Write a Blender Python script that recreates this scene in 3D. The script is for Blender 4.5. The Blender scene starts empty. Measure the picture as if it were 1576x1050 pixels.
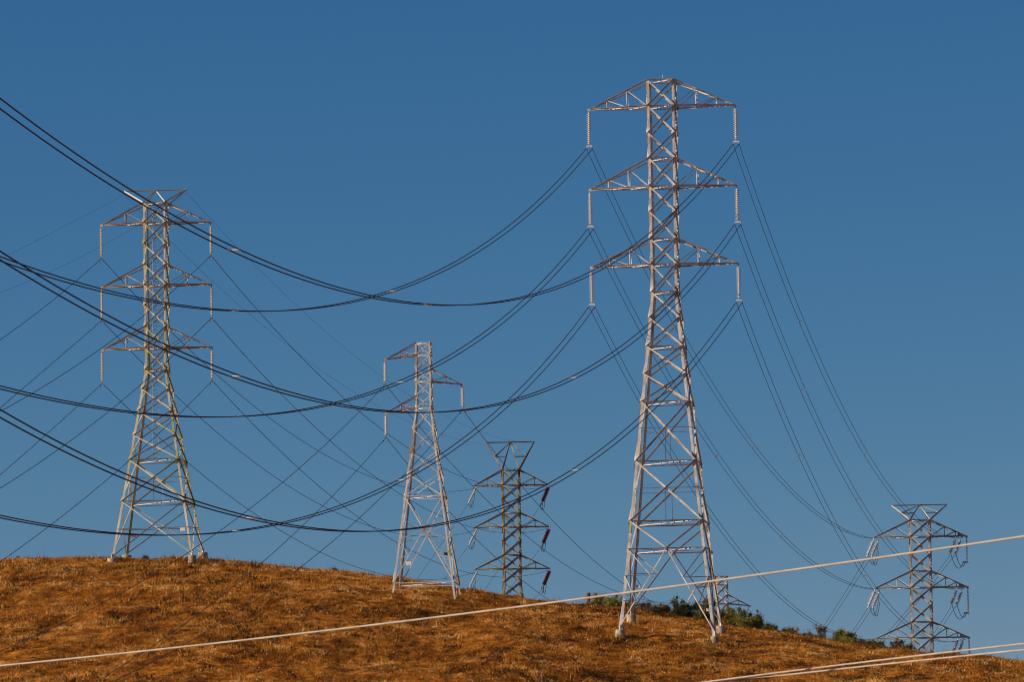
import bpy, math, random
import numpy as np
from mathutils import Vector
random.seed(7); rng = np.random.default_rng(11)
S = bpy.context.scene
COL = S.collection
PI = math.pi

# ------------------------------------------------------------------ camera
F = 8500.0; PITCH = .1054; ROLL = .015          # focal length in photo pixels (1576 wide)
cf = Vector((0, math.cos(PITCH), math.sin(PITCH)))
_r = Vector((1, 0, 0)); _u = Vector((0, -math.sin(PITCH), math.cos(PITCH)))
cr = math.cos(ROLL)*_r - math.sin(ROLL)*_u
cu = math.sin(ROLL)*_r + math.cos(ROLL)*_u
cam = bpy.data.objects.new('camera', bpy.data.cameras.new('camera')); COL.objects.link(cam)
S.camera = cam
cam.data.sensor_width = 36; cam.data.lens = 36*F/1576
cam.data.clip_start = .5; cam.data.clip_end = 20000
from mathutils import Matrix
cam.matrix_world = Matrix(((cr.x, cu.x, -cf.x, 0), (cr.y, cu.y, -cf.y, 0), (cr.z, cu.z, -cf.z, 0), (0, 0, 0, 1)))
cam.data.dof.use_dof = True; cam.data.dof.focus_distance = 520; cam.data.dof.aperture_fstop = 16

# ------------------------------------------------------------------ light
SUN_EL = math.radians(20); SUN_AZ = math.radians(-101)      # clockwise from +Y: left and a little behind the camera
sdir = Vector((math.sin(SUN_AZ)*math.cos(SUN_EL), math.cos(SUN_AZ)*math.cos(SUN_EL), math.sin(SUN_EL)))
sun = bpy.data.objects.new('sun', bpy.data.lights.new('sun', 'SUN')); COL.objects.link(sun)
sun.data.energy = 5.0; sun.data.angle = math.radians(.5); sun.data.color = (1, .80, .60)
sun.rotation_euler = sdir.to_track_quat('Z', 'Y').to_euler()
sun.location = (0, 0, 100)
W = bpy.data.worlds.new('World'); S.world = W; W.use_nodes = True
nt = W.node_tree; nt.nodes.clear()
sky = nt.nodes.new('ShaderNodeTexSky'); sky.sky_type = 'NISHITA'; sky.sun_disc = False
sky.sun_elevation = SUN_EL; sky.sun_rotation = SUN_AZ; sky.altitude = 3000
sky.air_density = 1.0; sky.dust_density = 0; sky.ozone_density = 7.0
bg = nt.nodes.new('ShaderNodeBackground'); bg.inputs[1].default_value = .05
wo = nt.nodes.new('ShaderNodeOutputWorld')
sep = nt.nodes.new('ShaderNodeSeparateColor'); com = nt.nodes.new('ShaderNodeCombineColor'); nt.links.new(sky.outputs[0], sep.inputs[0])
for i_, (g_, p_) in enumerate(((.79, 1.6), (.985, 1.0), (1.51, .7))):      # clear, deep blue air: red falls off faster upwards
    pw = nt.nodes.new('ShaderNodeMath'); pw.operation = 'POWER'; pw.inputs[1].default_value = p_; nt.links.new(sep.outputs[i_], pw.inputs[0])
    ml = nt.nodes.new('ShaderNodeMath'); ml.operation = 'MULTIPLY'; ml.inputs[1].default_value = g_; nt.links.new(pw.outputs[0], ml.inputs[0]); nt.links.new(ml.outputs[0], com.inputs[i_])
nt.links.new(com.outputs[0], bg.inputs[0]); nt.links.new(bg.outputs[0], wo.inputs[0])
S.cycles.filter_width = 1.05
S.view_settings.view_transform = 'Standard'; S.view_settings.look = 'None'
S.view_settings.exposure = 0.43; S.view_settings.gamma = 1

# ------------------------------------------------------------------ helpers
def ray(x, y): return cf + (x-788)/F*cr + (525-y)/F*cu
def at(x, y, Y):
    d = ray(x, y); return d*(Y/d.y)

def tag(o, label=None, cat=None, group=None, kind=None):
    if label: o['label'] = label
    if cat: o['category'] = cat
    if group: o['group'] = group
    if kind: o['kind'] = kind
    return o
def empty(name, loc, rz=0.0):
    o = bpy.data.objects.new(name, None); COL.objects.link(o)
    o.location = loc; o.rotation_euler = (0, 0, rz); o.empty_display_size = .5
    return o
class MB:
    """collects faces; builds one mesh object"""
    def __init__(s): s.v = []; s.f = []; s.smooth = False
    def add(s, vs, fs):
        n = len(s.v); s.v += [tuple(v) for v in vs]; s.f += [tuple(i+n for i in f) for f in fs]
    def build(s, name, mat, parent=None):
        me = bpy.data.meshes.new(name); me.from_pydata(s.v, [], s.f)
        if s.smooth: me.polygons.foreach_set('use_smooth', [True]*len(me.polygons))
        me.materials.append(mat); me.update()
        o = bpy.data.objects.new(name, me); COL.objects.link(o)
        if parent: o.parent = parent
        return o
    def angle(s, P, Q, w, n, side=None, t=None, inward=False):
        """L-section bar: one flange in the plane whose normal is n, the other standing out along n
        at the edge 'side' (default: the upper edge)"""
        P = Vector(P); Q = Vector(Q); a = (Q-P)
        if a.length < 1e-4: return
        a.normalize(); n = Vector(n); n = (n - a*n.dot(a))
        if n.length < 1e-3: n = a.orthogonal()
        n.normalize(); e = a.cross(n).normalized()
        if side is None:
            if e.z < 0 or (abs(e.z) < 1e-3 and e.x > 0): e = -e
        elif e.dot(Vector(side)) < 0: e = -e
        t = t or w*.08
        prof = [(-w/2, 0), (w/2, 0), (w/2, w), (w/2-t, w), (w/2-t, t), (-w/2, t)]
        vs = [P+e*x+n*y for x, y in prof] + [Q+e*x+n*y for x, y in prof]
        fs = [(i, (i+1) % 6, 6+(i+1) % 6, 6+i) for i in range(6)] + [(5, 4, 3, 2, 1, 0), (6, 7, 8, 9, 10, 11)]
        s.add(vs, fs)
    def legbar(s, P, Q, w, ex, ey, t=None):
        """corner angle: corner on the line, flanges along ex and ey"""
        P = Vector(P); Q = Vector(Q); ex = Vector(ex); ey = Vector(ey); t = t or w*.08
        prof = [(0, 0), (w, 0), (w, t), (t, t), (t, w), (0, w)]
        vs = [P+ex*x+ey*y for x, y in prof] + [Q+ex*x+ey*y for x, y in prof]
        fs = [(i, (i+1) % 6, 6+(i+1) % 6, 6+i) for i in range(6)] + [(5, 4, 3, 2, 1, 0), (6, 7, 8, 9, 10, 11)]
        s.add(vs, fs)
    def box(s, c, h, ax=None):
        c = Vector(c); X, Y, Z = ax or (Vector((1, 0, 0)), Vector((0, 1, 0)), Vector((0, 0, 1)))
        vs = [c+X*(h[0]*i)+Y*(h[1]*j)+Z*(h[2]*k) for k in (-1, 1) for j in (-1, 1) for i in (-1, 1)]
        s.add(vs, [(0, 2, 3, 1), (4, 5, 7, 6), (0, 1, 5, 4), (2, 6, 7, 3), (0, 4, 6, 2), (1, 3, 7, 5)])
    def plate(s, pts, n, t):
        """thin polygon plate"""
        n = Vector(n).normalized(); k = len(pts)
        vs = [Vector(p)-n*t/2 for p in pts]+[Vector(p)+n*t/2 for p in pts]
        s.add(vs, [tuple(range(k))[::-1], tuple(range(k, 2*k))]+[(i, (i+1) % k, k+(i+1) % k, k+i) for i in range(k)])
    def tube(s, pts, r, seg=6):
        pts = [Vector(p) for p in pts]; rr = r if isinstance(r, (list, tuple)) else [r]*len(pts)
        vs = []; fs = []
        for i, p in enumerate(pts):
            a = (pts[min(i+1, len(pts)-1)]-pts[max(i-1, 0)]).normalized()
            ref = Vector((0, 0, 1)) if abs(a.z) < .95 else Vector((1, 0, 0))
            e1 = a.cross(ref).normalized(); e2 = a.cross(e1)
            for k in range(seg):
                q = 2*PI*k/seg; vs.append(p+(e1*math.cos(q)+e2*math.sin(q))*rr[i])
        for i in range(len(pts)-1):
            for k in range(seg):
                k2 = (k+1) % seg
                fs.append((i*seg+k, i*seg+k2, (i+1)*seg+k2, (i+1)*seg+k))
        fs.append(tuple(range(seg))[::-1]); fs.append(tuple(range((len(pts)-1)*seg, len(pts)*seg)))
        s.add(vs, fs)
    def lathe(s, O, ax, prof, seg=12):
        """prof: list of (distance along ax, radius)"""
        O = Vector(O); ax = Vector(ax).normalized()
        ref = Vector((0, 0, 1)) if abs(ax.z) < .95 else Vector((1, 0, 0))
        e1 = ax.cross(ref).normalized(); e2 = ax.cross(e1); vs = []; fs = []
        for d, r in prof:
            for k in range(seg):
                q = 2*PI*k/seg; vs.append(O+ax*d+(e1*math.cos(q)+e2*math.sin(q))*r)
        for i in range(len(prof)-1):
            for k in range(seg):
                k2 = (k+1) % seg
                fs.append((i*seg+k, i*seg+k2, (i+1)*seg+k2, (i+1)*seg+k))
        fs.append(tuple(range(seg))[::-1]); fs.append(tuple(range((len(prof)-1)*seg, len(prof)*seg)))
        s.add(vs, fs)

# ------------------------------------------------------------------ materials
def mat(name, c1, c2, scale=3.0, rough=.6, metal=0.0, c3=None, thr=.62, bump=0.0, detail=4, stretch=None):
    m = bpy.data.materials.new(name); m.use_nodes = True; t = m.node_tree; N = t.nodes; L = t.links
    b = N['Principled BSDF']; b.inputs['Roughness'].default_value = rough; b.inputs['Metallic'].default_value = metal
    tc = N.new('ShaderNodeTexCoord'); src = tc.outputs['Object']
    if stretch:
        mp = N.new('ShaderNodeMapping'); mp.inputs['Scale'].default_value = stretch; L.new(src, mp.inputs[0]); src = mp.outputs[0]
    no = N.new('ShaderNodeTexNoise'); no.inputs['Scale'].default_value = scale; no.inputs['Detail'].default_value = detail
    L.new(src, no.inputs['Vector'])
    cr_ = N.new('ShaderNodeValToRGB'); cr_.color_ramp.elements[0].position = .35; cr_.color_ramp.elements[1].position = .65
    cr_.color_ramp.elements[0].color = (*c1, 1); cr_.color_ramp.elements[1].color = (*c2, 1)
    L.new(no.outputs[0], cr_.inputs[0]); out = cr_.outputs[0]
    if c3:
        n2 = N.new('ShaderNodeTexNoise'); n2.inputs['Scale'].default_value = scale*.45; n2.inputs['Detail'].default_value = 6
        mp2 = N.new('ShaderNodeMapping'); mp2.inputs['Location'].default_value = (13, 7, 5); L.new(src, mp2.inputs[0]); L.new(mp2.outputs[0], n2.inputs['Vector'])
        r2 = N.new('ShaderNodeValToRGB'); r2.color_ramp.elements[0].position = thr-.05; r2.color_ramp.elements[1].position = thr+.05
        L.new(n2.outputs[0], r2.inputs[0])
        mx = N.new('ShaderNodeMixRGB'); L.new(r2.outputs[0], mx.inputs[0]); L.new(out, mx.inputs[1]); mx.inputs[2].default_value = (*c3, 1); out = mx.outputs[0]
    L.new(out, b.inputs['Base Color'])
    if bump:
        bp = N.new('ShaderNodeBump'); bp.inputs['Strength'].default_value = bump; bp.inputs['Distance'].default_value = .05
        L.new(no.outputs[0], bp.inputs['Height']); L.new(bp.outputs[0], b.inputs['Normal'])
    return m
M = {
 'steel': mat('galvanised_steel', (.44, .43, .41), (.68, .66, .63), 1.2, .55, .1, (.30, .26, .22), .62),
 'steel_rust': mat('weathered_steel', (.40, .32, .20), (.60, .53, .40), .9, .65, .15, (.28, .17, .09), .56),
 'steel_green': mat('lichened_steel', (.46, .43, .32), (.68, .64, .50), .5, .65, .1, (.40, .40, .20), .58),
 'steel_pink': mat('aged_steel', (.46, .44, .40), (.66, .64, .60), .9, .6, .1, (.36, .24, .17), .62),
 'steel_rusty_arm': mat('rusted_arm_steel', (.38, .21, .15), (.54, .39, .31), 1.5, .7, .1),
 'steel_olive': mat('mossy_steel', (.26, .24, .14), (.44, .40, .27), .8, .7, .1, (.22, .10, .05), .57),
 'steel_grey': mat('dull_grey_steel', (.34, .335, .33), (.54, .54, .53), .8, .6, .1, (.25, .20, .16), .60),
 'porcelain': mat('grey_porcelain', (.55, .53, .50), (.72, .70, .67), 6, .3),
 'porcelain_cream': mat('cream_porcelain', (.55, .50, .36), (.72, .67, .50), 6, .3),
 'porcelain_red': mat('red_brown_porcelain', (.30, .05, .035), (.44, .10, .07), 6, .4),
 'yoke': mat('bright_fitting', (.62, .62, .60), (.78, .78, .76), 6, .4, .3),
 'hardware': mat('dark_fitting', (.08, .07, .06), (.20, .18, .16), 6, .5, .4),
 'wire': mat('weathered_conductor', (.018, .016, .015), (.032, .029, .027), 4, .7),
 'earth_wire': mat('thin_ground_wire', (.03, .03, .035), (.06, .06, .065), 4, .7),
 'spacer': mat('grey_spacer', (.45, .42, .38), (.6, .57, .52), 4, .5),
 'concrete': mat('concrete', (.30, .24, .155), (.45, .38, .25), 2.2, .9, 0, (.16, .12, .08), .60, .4),
 'cable': mat('pale_jacketed_cable', (.28, .24, .195), (.38, .33, .27), 3, .8),
 'sign': mat('white_enamel', (.72, .70, .68), (.82, .80, .78), 5, .5),
 'sign_dark': mat('dark_red_enamel', (.09, .02, .02), (.16, .04, .03), 5, .5),
 'yellow': mat('yellow_marker', (.60, .36, .02), (.75, .48, .04), 5, .5),
 'yellow_paint': mat('yellow_paint_band', (.45, .42, .06), (.62, .58, .12), 5, .6),
 'wood': mat('weathered_wood', (.09, .05, .035), (.20, .12, .08), 8, .9, 0, None, .6, .5, 6, (1, 1, .2)),
 'twig': mat('dry_twig', (.10, .06, .04), (.18, .11, .06), 8, .9),
}
def leaf_mat(name, c1, c2, scale=1.5):
    m = mat(name, c1, c2, scale, .6); t = m.node_tree; b = t.nodes['Principled BSDF']
    tr = t.nodes.new('ShaderNodeBsdfTranslucent'); ad = t.nodes.new('ShaderNodeMixShader'); ad.inputs[0].default_value = .25
    src = b.inputs['Base Color'].links[0].from_socket; t.links.new(src, tr.inputs[0])
    o = t.nodes['Material Output']; t.links.new(b.outputs[0], ad.inputs[1]); t.links.new(tr.outputs[0], ad.inputs[2]); t.links.new(ad.outputs[0], o.inputs[0])
    return m
M['leaf_olive'] = leaf_mat('olive_leaf', (.17, .125, .02), (.32, .24, .045))
M['leaf_green'] = leaf_mat('bright_green_leaf', (.16, .15, .02), (.30, .27, .045))
M['leaf_dark'] = leaf_mat('dark_green_leaf', (.085, .085, .018), (.19, .175, .035))
M['leaf_dry'] = leaf_mat('dry_brown_leaf', (.12, .06, .02), (.22, .12, .04))

# ------------------------------------------------------------------ terrain
CREST = [(-700, 880), (-200, 870), (0, 865), (50, 863), (150, 861), (250, 862), (300, 864), (400, 871), (460, 876), (515, 880), (571, 886), (609, 891),
         (650, 897), (700, 906), (740, 911), (800, 920), (850, 927), (900, 931), (960, 938), (1000, 944), (1050, 951), (1100, 959), (1150, 968), (1200, 975),
         (1265, 985), (1300, 991), (1350, 996), (1400, 1001), (1440, 1006), (1500, 1010), (1576, 1018), (1800, 1045), (2400, 1100)]
CY = [(-700, 575), (0, 557), (240, 553), (650, 543), (950, 535), (1105, 531), (1300, 522), (1576, 508), (2400, 480)]
_cu = []; _ce = []
for x, y in CREST:
    d = ray(x, y+1.0); _cu.append(d.x/d.y); _ce.append(d.z/d.y)
_yu = [ray(x, 940).x/ray(x, 940).y for x, _ in CY]; _yy = [y for _, y in CY]
_uu = np.linspace(-.4, .4, 1601)
def _sm(a, n):
    k = np.hanning(n); k /= k.sum(); return np.convolve(np.pad(a, n//2, 'edge'), k, 'valid')[:len(a)]
_E = _sm(np.interp(_uu, _cu, _ce), 9); _Y = _sm(np.interp(_uu, _yu, _yy), 71)
_KX = [(-700, .003), (640, .003), (800, .0026), (950, .0032), (1030, .0030), (1120, .0029), (2400, .003)]
_K = _sm(np.interp(_uu, [ray(x, 940).x/ray(x, 940).y for x, _ in _KX], [k for _, k in _KX]), 25)
_lat = rng.random((256, 256))
def vnoise(x, y):
    xi = np.floor(x).astype(int); yi = np.floor(y).astype(int); fx = x-xi; fy = y-yi
    fx = fx*fx*(3-2*fx); fy = fy*fy*(3-2*fy)
    g = lambda i, j: _lat[i & 255, j & 255]
    return (g(xi, yi)*(1-fx)+g(xi+1, yi)*fx)*(1-fy)+(g(xi, yi+1)*(1-fx)+g(xi+1, yi+1)*fx)*fy - .5
def fbm(x, y, n=4):
    x = np.asarray(x, float); y = np.asarray(y, float); s = 0; a = 1.
    for i in range(n):
        s = s+a*vnoise(x*2**i+17.3*i, y*2**i+5.1*i); a *= .5
    return s
def terrain(X, Y, bumps=True):
    X = np.asarray(X, float); Y = np.asarray(Y, float)
    u = X/np.maximum(Y, 200.)
    e = np.interp(u, _uu, _E); Yc = np.interp(u, _uu, _Y); zc = e*Yc
    d = Yc-Y; K = np.interp(u, _uu, _K)
    near = e*Y - np.where(d < 35, K*d*d, K*35*35+2*K*35*(d-35))
    base = np.logaddexp(near*1.2, -1.6*1.2)/1.2          # soft foot of the hill
    dd = np.maximum(-d, 0)
    far = zc + e*15*(1-np.exp(-dd/15)) - .015*np.minimum(dd, 900) - .012*np.minimum(dd, 12)
    z = np.where(d >= 0, base, far)
    if bumps:
        fade = np.clip((Y-330)/60, 0, 1)
        z = z + fade*(.30*fbm(X/9, Y/9, 3)+.31*fbm(X/1.9+40, Y/1.9, 3))
    return z
def tz(x, y): return float(terrain(x, y))
xs = np.concatenate([-np.geomspace(6000, 84, 26), np.arange(-80, 80.01, .4), np.geomspace(84, 6000, 26)])
ys = np.concatenate([-np.geomspace(2000, 20, 8), np.linspace(0, 400, 60), np.arange(404, 600, .45), np.geomspace(604, 9000, 60)])
gx, gy = np.meshgrid(xs, ys)
gz = terrain(gx, gy)
nx, ny = len(xs), len(ys)
me = bpy.data.meshes.new('ground'); me.vertices.add(nx*ny)
me.vertices.foreach_set('co', np.stack([gx, gy, gz], -1).ravel())
idx = np.arange(nx*ny).reshape(ny, nx)
q = np.stack([idx[:-1, :-1], idx[:-1, 1:], idx[1:, 1:], idx[1:, :-1]], -1).reshape(-1, 4)
me.loops.add(q.size); me.loops.foreach_set('vertex_index', q.ravel())
me.polygons.add(len(q)); me.polygons.foreach_set('loop_start', np.arange(len(q))*4); me.polygons.foreach_set('use_smooth', np.ones(len(q), bool))
me.update(calc_edges=True)
ground = bpy.data.objects.new('ground', me); COL.objects.link(ground); ground['kind'] = 'structure'
# dry soil and flattened straw
gm = bpy.data.materials.new('dry_hillside'); gm.use_nodes = True
t = gm.node_tree; N = t.nodes; L = t.links; b = N['Principled BSDF']; b.inputs['Roughness'].default_value = .95; b.inputs['Specular IOR Level'].default_value = .1
tc = N.new('ShaderNodeTexCoord')
def gn(scale, detail, rough=.6, loc=(0, 0, 0)):
    mp = N.new('ShaderNodeMapping'); mp.inputs['Location'].default_value = loc; L.new(tc.outputs['Object'], mp.inputs[0])
    n = N.new('ShaderNodeTexNoise'); n.inputs['Scale'].default_value = scale; n.inputs['Detail'].default_value = detail; n.inputs['Roughness'].default_value = rough
    L.new(mp.outputs[0], n.inputs['Vector']); return n.outputs[0]
def ramp(src, stops):
    r = N.new('ShaderNodeValToRGB'); e = r.color_ramp.elements
    while len(e) < len(stops): e.new(.5)
    for el, (p, c) in zip(e, stops): el.position = p; el.color = (*c, 1)
    L.new(src, r.inputs[0]); return r.outputs[0]
A_ = ramp(gn(.9, 8, .7), [(.32, (.035, .014, .003)), (.43, (.14, .05, .006)), (.54, (.40, .15, .012)), (.68, (.66, .33, .06))])
B_ = ramp(gn(.16, 5, .6, (50, 3, 1)), [(.38, (.50, .45, .45)), (.62, (1.12, 1.08, 1.02))])
mx = N.new('ShaderNodeMixRGB'); mx.blend_type = 'MULTIPLY'; mx.inputs[0].default_value = 1
L.new(A_, mx.inputs[1]); L.new(B_, mx.inputs[2]); L.new(mx.outputs[0], b.inputs['Base Color'])
bp = N.new('ShaderNodeBump'); bp.inputs['Strength'].default_value = .9; bp.inputs['Distance'].default_value = .25
L.new(gn(2.2, 7, .75), bp.inputs['Height']); L.new(bp.outputs[0], b.inputs['Normal'])
me.materials.append(gm)

# grass: many small blades
def attr_mat(name, gain=1.0, trans=.3):
    m = bpy.data.materials.new(name); m.use_nodes = True; t = m.node_tree; b = t.nodes['Principled BSDF']
    b.inputs['Roughness'].default_value = .8; b.inputs['Specular IOR Level'].default_value = .15
    a = t.nodes.new('ShaderNodeAttribute'); a.attribute_name = 'tint'; t.links.new(a.outputs['Color'], b.inputs['Base Color'])
    tr = t.nodes.new('ShaderNodeBsdfTranslucent'); t.links.new(a.outputs['Color'], tr.inputs[0])
    mxs = t.nodes.new('ShaderNodeMixShader'); mxs.inputs[0].default_value = trans
    t.links.new(b.outputs[0], mxs.inputs[1]); t.links.new(tr.outputs[0], mxs.inputs[2]); t.links.new(mxs.outputs[0], t.nodes['Material Output'].inputs[0])
    return m
PAL = np.array([(.48, .18, .015), (.66, .33, .052), (.28, .090, .007), (.12, .038, .005), (.92, .60, .25)])
DARK = np.array([(.045, .020, .006), (.028, .014, .006), (.08, .032, .007), (.06, .042, .010)])
def grass(name, n, nb, hrange, wrange, kind_noise, label, pal, spread, lean, depth=100):
    Yr = rng.random(n)*depth+(6 if depth < 20 else 0); ux = (rng.random(n)*2-1)*.112
    Yc = np.interp(ux, _uu, _Y); Y = Yc+10-Yr; X = ux*Y
    z = terrain(X, Y)
    ok = (z/Y > .0375) & kind_noise(X, Y)
    X, Y, z = X[ok], Y[ok], z[ok]; n = len(X)
    big = 1+.9*fbm(X/3.1+9, Y/3.1, 3)
    X = np.repeat(X, nb); Y = np.repeat(Y, nb); z = np.repeat(z, nb); big = np.repeat(big, nb); m = len(X)
    tone = np.repeat(rng.random(n), nb)
    X = X+rng.normal(0, spread, m); Y = Y+rng.normal(0, spread, m); z = terrain(X, Y)-.03
    a = rng.random(m)*2*PI; h = (hrange[0]+(hrange[1]-hrange[0])*rng.random(m)**1.6)*np.clip(big, .4, 1.8)*np.where(rng.random(m//nb) < .02, 2.2, 1.).repeat(nb); w = wrange[0]+(wrange[1]-wrange[0])*rng.random(m)
    la = rng.random(m)*2*PI; ll = h*lean*rng.random(m)
    co = np.empty((m, 3, 3))
    co[:, 0] = np.stack([X-np.cos(a)*w, Y-np.sin(a)*w, z], -1)
    co[:, 1] = np.stack([X+np.cos(a)*w, Y+np.sin(a)*w, z], -1)
    co[:, 2] = np.stack([X+np.cos(la)*ll, Y+np.sin(la)*ll, z+h], -1)
    me = bpy.data.meshes.new(name); me.vertices.add(m*3); me.vertices.foreach_set('co', co.ravel())
    me.loops.add(m*3); me.loops.foreach_set('vertex_index', np.arange(m*3)); me.polygons.add(m); me.polygons.foreach_set('loop_start', np.arange(m)*3)
    me.update(calc_edges=True)
    patch = fbm(X/2.3+3, Y/2.3, 4)*1.1+.5
    pidx = np.clip(((patch*.55+tone*.45)*len(pal)*1.0).astype(int), 0, len(pal)-1)
    order = np.array([3, 2, 0, 1, 4]) if len(pal) == 5 else np.arange(len(pal))
    pidx = np.where(rng.random(m//nb).repeat(nb) < .30, rng.integers(0, len(pal), m//nb).repeat(nb), pidx)
    c = pal[order[pidx]]*(.6+.8*rng.random((m, 1)))
    c4 = np.concatenate([c, np.ones((m, 1))], -1)
    at_ = me.color_attributes.new('tint', 'FLOAT_COLOR', 'POINT'); at_.data.foreach_set('color', np.repeat(c4, 3, 0).ravel())
    me.materials.append(attr_mat(name+'_blades'))
    o = bpy.data.objects.new(name, me); COL.objects.link(o)
    tag(o, label, 'grass', kind='stuff'); return o
grass('dry_grass', 130000, 8, (.05, .28), (.015, .042), lambda X, Y: fbm(X/4, Y/4, 3) > -.55+0*X,
      'golden orange dry grass covering the whole hillside', PAL, .26, 1.8)
grass('dead_weeds', 46000, 11, (.06, .30), (.03, .07), lambda X, Y: (fbm(X/1.5+70, Y/2.4, 4)+.8*fbm(X/8+20, Y/8, 2) > .19) | (rng.random(len(X)) < .09),
      'dark brown dead weeds growing in low patches over the hillside', DARK, .26, 1.1)

grass('dry_stalks', 1500, 5, (.25, .75), (.012, .03), lambda X, Y: fbm(X/2.2+30, Y/2.2, 3) > .02,
      'taller dry brown stalks standing along the crest of the hill', np.array([(.20, .09, .02), (.34, .17, .04), (.12, .05, .015)]), .20, .5, 12)

# ------------------------------------------------------------------ insulators
def disc_string(mb, top, ax, length, n, R):
    prof = [(0, R*.18)]
    p = length/n
    for i in range(n):
        d = i*p
        prof += [(d+p*.10, R*.30), (d+p*.35, R*.42), (d+p*.62, R), (d+p*.74, R*.96), (d+p*.80, R*.35)]
    prof += [(length, R*.18)]
    mb.lathe(top, ax, prof, 12)

# ------------------------------------------------------------------ towers
def make_tower(name, label, Y, xc, yaw, levels, horiz, arms, mats, legw, diagw, hz=None, special=None, foot=None,
               peak=None, mid_h=(), group=None, inner=False, base_yx=None, metres=None, zbase=None):
    """levels: (photo y of the front face, photo width of the front face) from the top down.
    Sizes read off the photograph are turned into metres at the tower's own distance."""
    th = math.radians(yaw); c = math.cos(th)
    top = at(xc[0], levels[0][0], Y); bot = at(xc[1], xc[2], Y)
    X0 = (top.x+bot.x)/2 if metres is None else metres
    z0 = tz(X0, Y) if zbase is None else zbase
    root = empty(name, (X0, Y, z0), -th)
    tag(root, label, 'electricity pylon', group)
    sc = F/Y
    def lv(y, w):
        hw = w/sc/c/2; Yf = Y-hw*c
        d = ray(788+X0/Yf*F + 0, y); return [d.z/d.y*Yf-z0, hw*Yf/Y]
    LV = [lv(y, w) for y, w in levels]
    hz_w = hz or diagw*.8
    root_m = Matrix.Translation((X0, Y, z0)) @ Matrix.Rotation(-th, 4, 'Z')
    def corner(i, k):                                   # k: 0 front-left, 1 front-right, 2 back-right, 3 back-left
        z, h = LV[i] if isinstance(i, int) else i
        return Vector(((-1, 1, 1, -1)[k]*h, (-1, -1, 1, 1)[k]*h, z))
    nrm = [Vector((0, -1, 0)), Vector((1, 0, 0)), Vector((0, -1, 0)), Vector((-1, 0, 0))]
    # legs, each down to its own footing
    i0, i1 = LV[-2], LV[-1]
    feet = []
    for k in range(4):
        sx = (-1, 1, 1, -1)[k]; sy = (-1, -1, 1, 1)[k]
        slope = (i1[1]-i0[1])/(i0[0]-i1[0])
        z = i1[0]
        for _ in range(6):                              # where the leg line meets footing height
            h = i1[1]+slope*(i1[0]-z)
            w = root_m @ Vector((sx*h, sy*h, 0))
            z = tz(w.x, w.y)+(foot[k] if foot else -.3)-z0
        feet.append(Vector((sx*h, sy*h, z)))
        mb = MB(); pts = [corner(i, k) for i in range(len(LV))]+[feet[k]]
        for P, Q in zip(pts[:-1], pts[1:]):
            f_ = 1.0 if P.z < LV[len(LV)//2][0] else .78
            mb.legbar(P, Q, legw*f_, (-sx, 0, 0), (0, -sy, 0))
        # splice plates with bolt heads
        for i in range(2, len(LV)-1, 3):
            P = corner(i, k); mb.box(P+Vector((-sx*legw*.45, sy*.012, -legw*.6)), (legw*.42, .014, legw*1.0))
        leg = mb.build('leg', mats['leg'], root)
        if foot:
            w = feet[k]; mb = MB(); R = (.00088 if k != 1 else .00074)*Y
            zt = w.z; g = foot[k]+.6
            mb.lathe((w.x-sx*.06, w.y-sy*.06, zt+.04), (0, 0, -1), [(0, R*.93), (.03, R), (g*.9, R*1.03), (g+.9, R*1.06)], 20)
            fo = mb.build('footing', M['concrete'], root)
            mb = MB(); mb.box((w.x-sx*.06, w.y-sy*.06, zt+.055), (.2, .2, .015)); mb.tube([(w.x-sx*.06, w.y-sy*.06, zt), (w.x, w.y, zt+.5)], legw*.35, 6)
            mb.build('base_plate', mats['leg'], fo)
    # face bracing
    for k in range(4):
        mb = MB(); k2 = (k+1) % 4; n = nrm[k]
        side_n = n
        def mem(P, Q, w, side=None): mb.angle(P, Q, w, -side_n if (inner and k % 2 == 0) else side_n, side=side)
        for i in range(len(LV)-1):
            a0, a1, b0, b1 = corner(i, k), corner(i, k2), corner(i+1, k), corner(i+1, k2)
            kind = (special or {}).get(i, 'X')
            if kind in ('X', 'XH', 'XB'):
                dw = diagw*(1.15 if kind != 'X' else 1)
                mem(a0, b1, dw); mem(a1, b0, dw)
                # crossing point
                wa = (a1-a0).length; wb = (b1-b0).length; f = wa/(wa+wb)
                cx = a0.lerp(b1, f)
                g = n*.02
                s_ = diagw*.95
                mb.box(cx+g, (s_, .012, s_) if k % 2 == 0 else (.012, s_, s_))
                if kind == 'XH':
                    l0, l1 = a0.lerp(b0, f), a1.lerp(b1, f)
                    mem(l0, l1, diagw*.42)
                    hb = (b0+b1)/2
                    mem(cx, hb, diagw*.42)
                if kind == 'XB':                        # big lower X with redundant members
                    for A, B, C_ in ((a0, b0, b1), (a1, b1, b0)):
                        mem(A.lerp(B, .27), cx, diagw*.5); mem(A.lerp(B, .50), cx, diagw*.5)
                        q3 = cx.lerp(B, .50); mem(A.lerp(B, .50), q3, diagw*.45); mem(A.lerp(B, .71), q3, diagw*.45)
            elif kind == 'V':
                cb = (b0+b1)/2; mem(a0, cb, diagw); mem(a1, cb, diagw)
                mb.box(cb+n*.02, (diagw*1.6, .012, diagw*1.6) if k % 2 == 0 else (.012, diagw*1.6, diagw*1.6))
            if kind == 'NX' : pass
        for i in range(1, len(LV)):                     # bolted gusset plates at the leg joints
            for P, Q in ((corner(i, k), corner(i, k2)), (corner(i, k2), corner(i, k))):
                e = (Q-P).normalized(); g = P+e*legw*.85-n*.01; s_ = legw*.62; up = Vector((0, 0, 1))
                mb.plate([g-e*s_*.7-up*s_, g+e*s_*.7-up*s_*.45, g+e*s_*.7+up*s_*.45, g-e*s_*.7+up*s_], n, .014)
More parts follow.
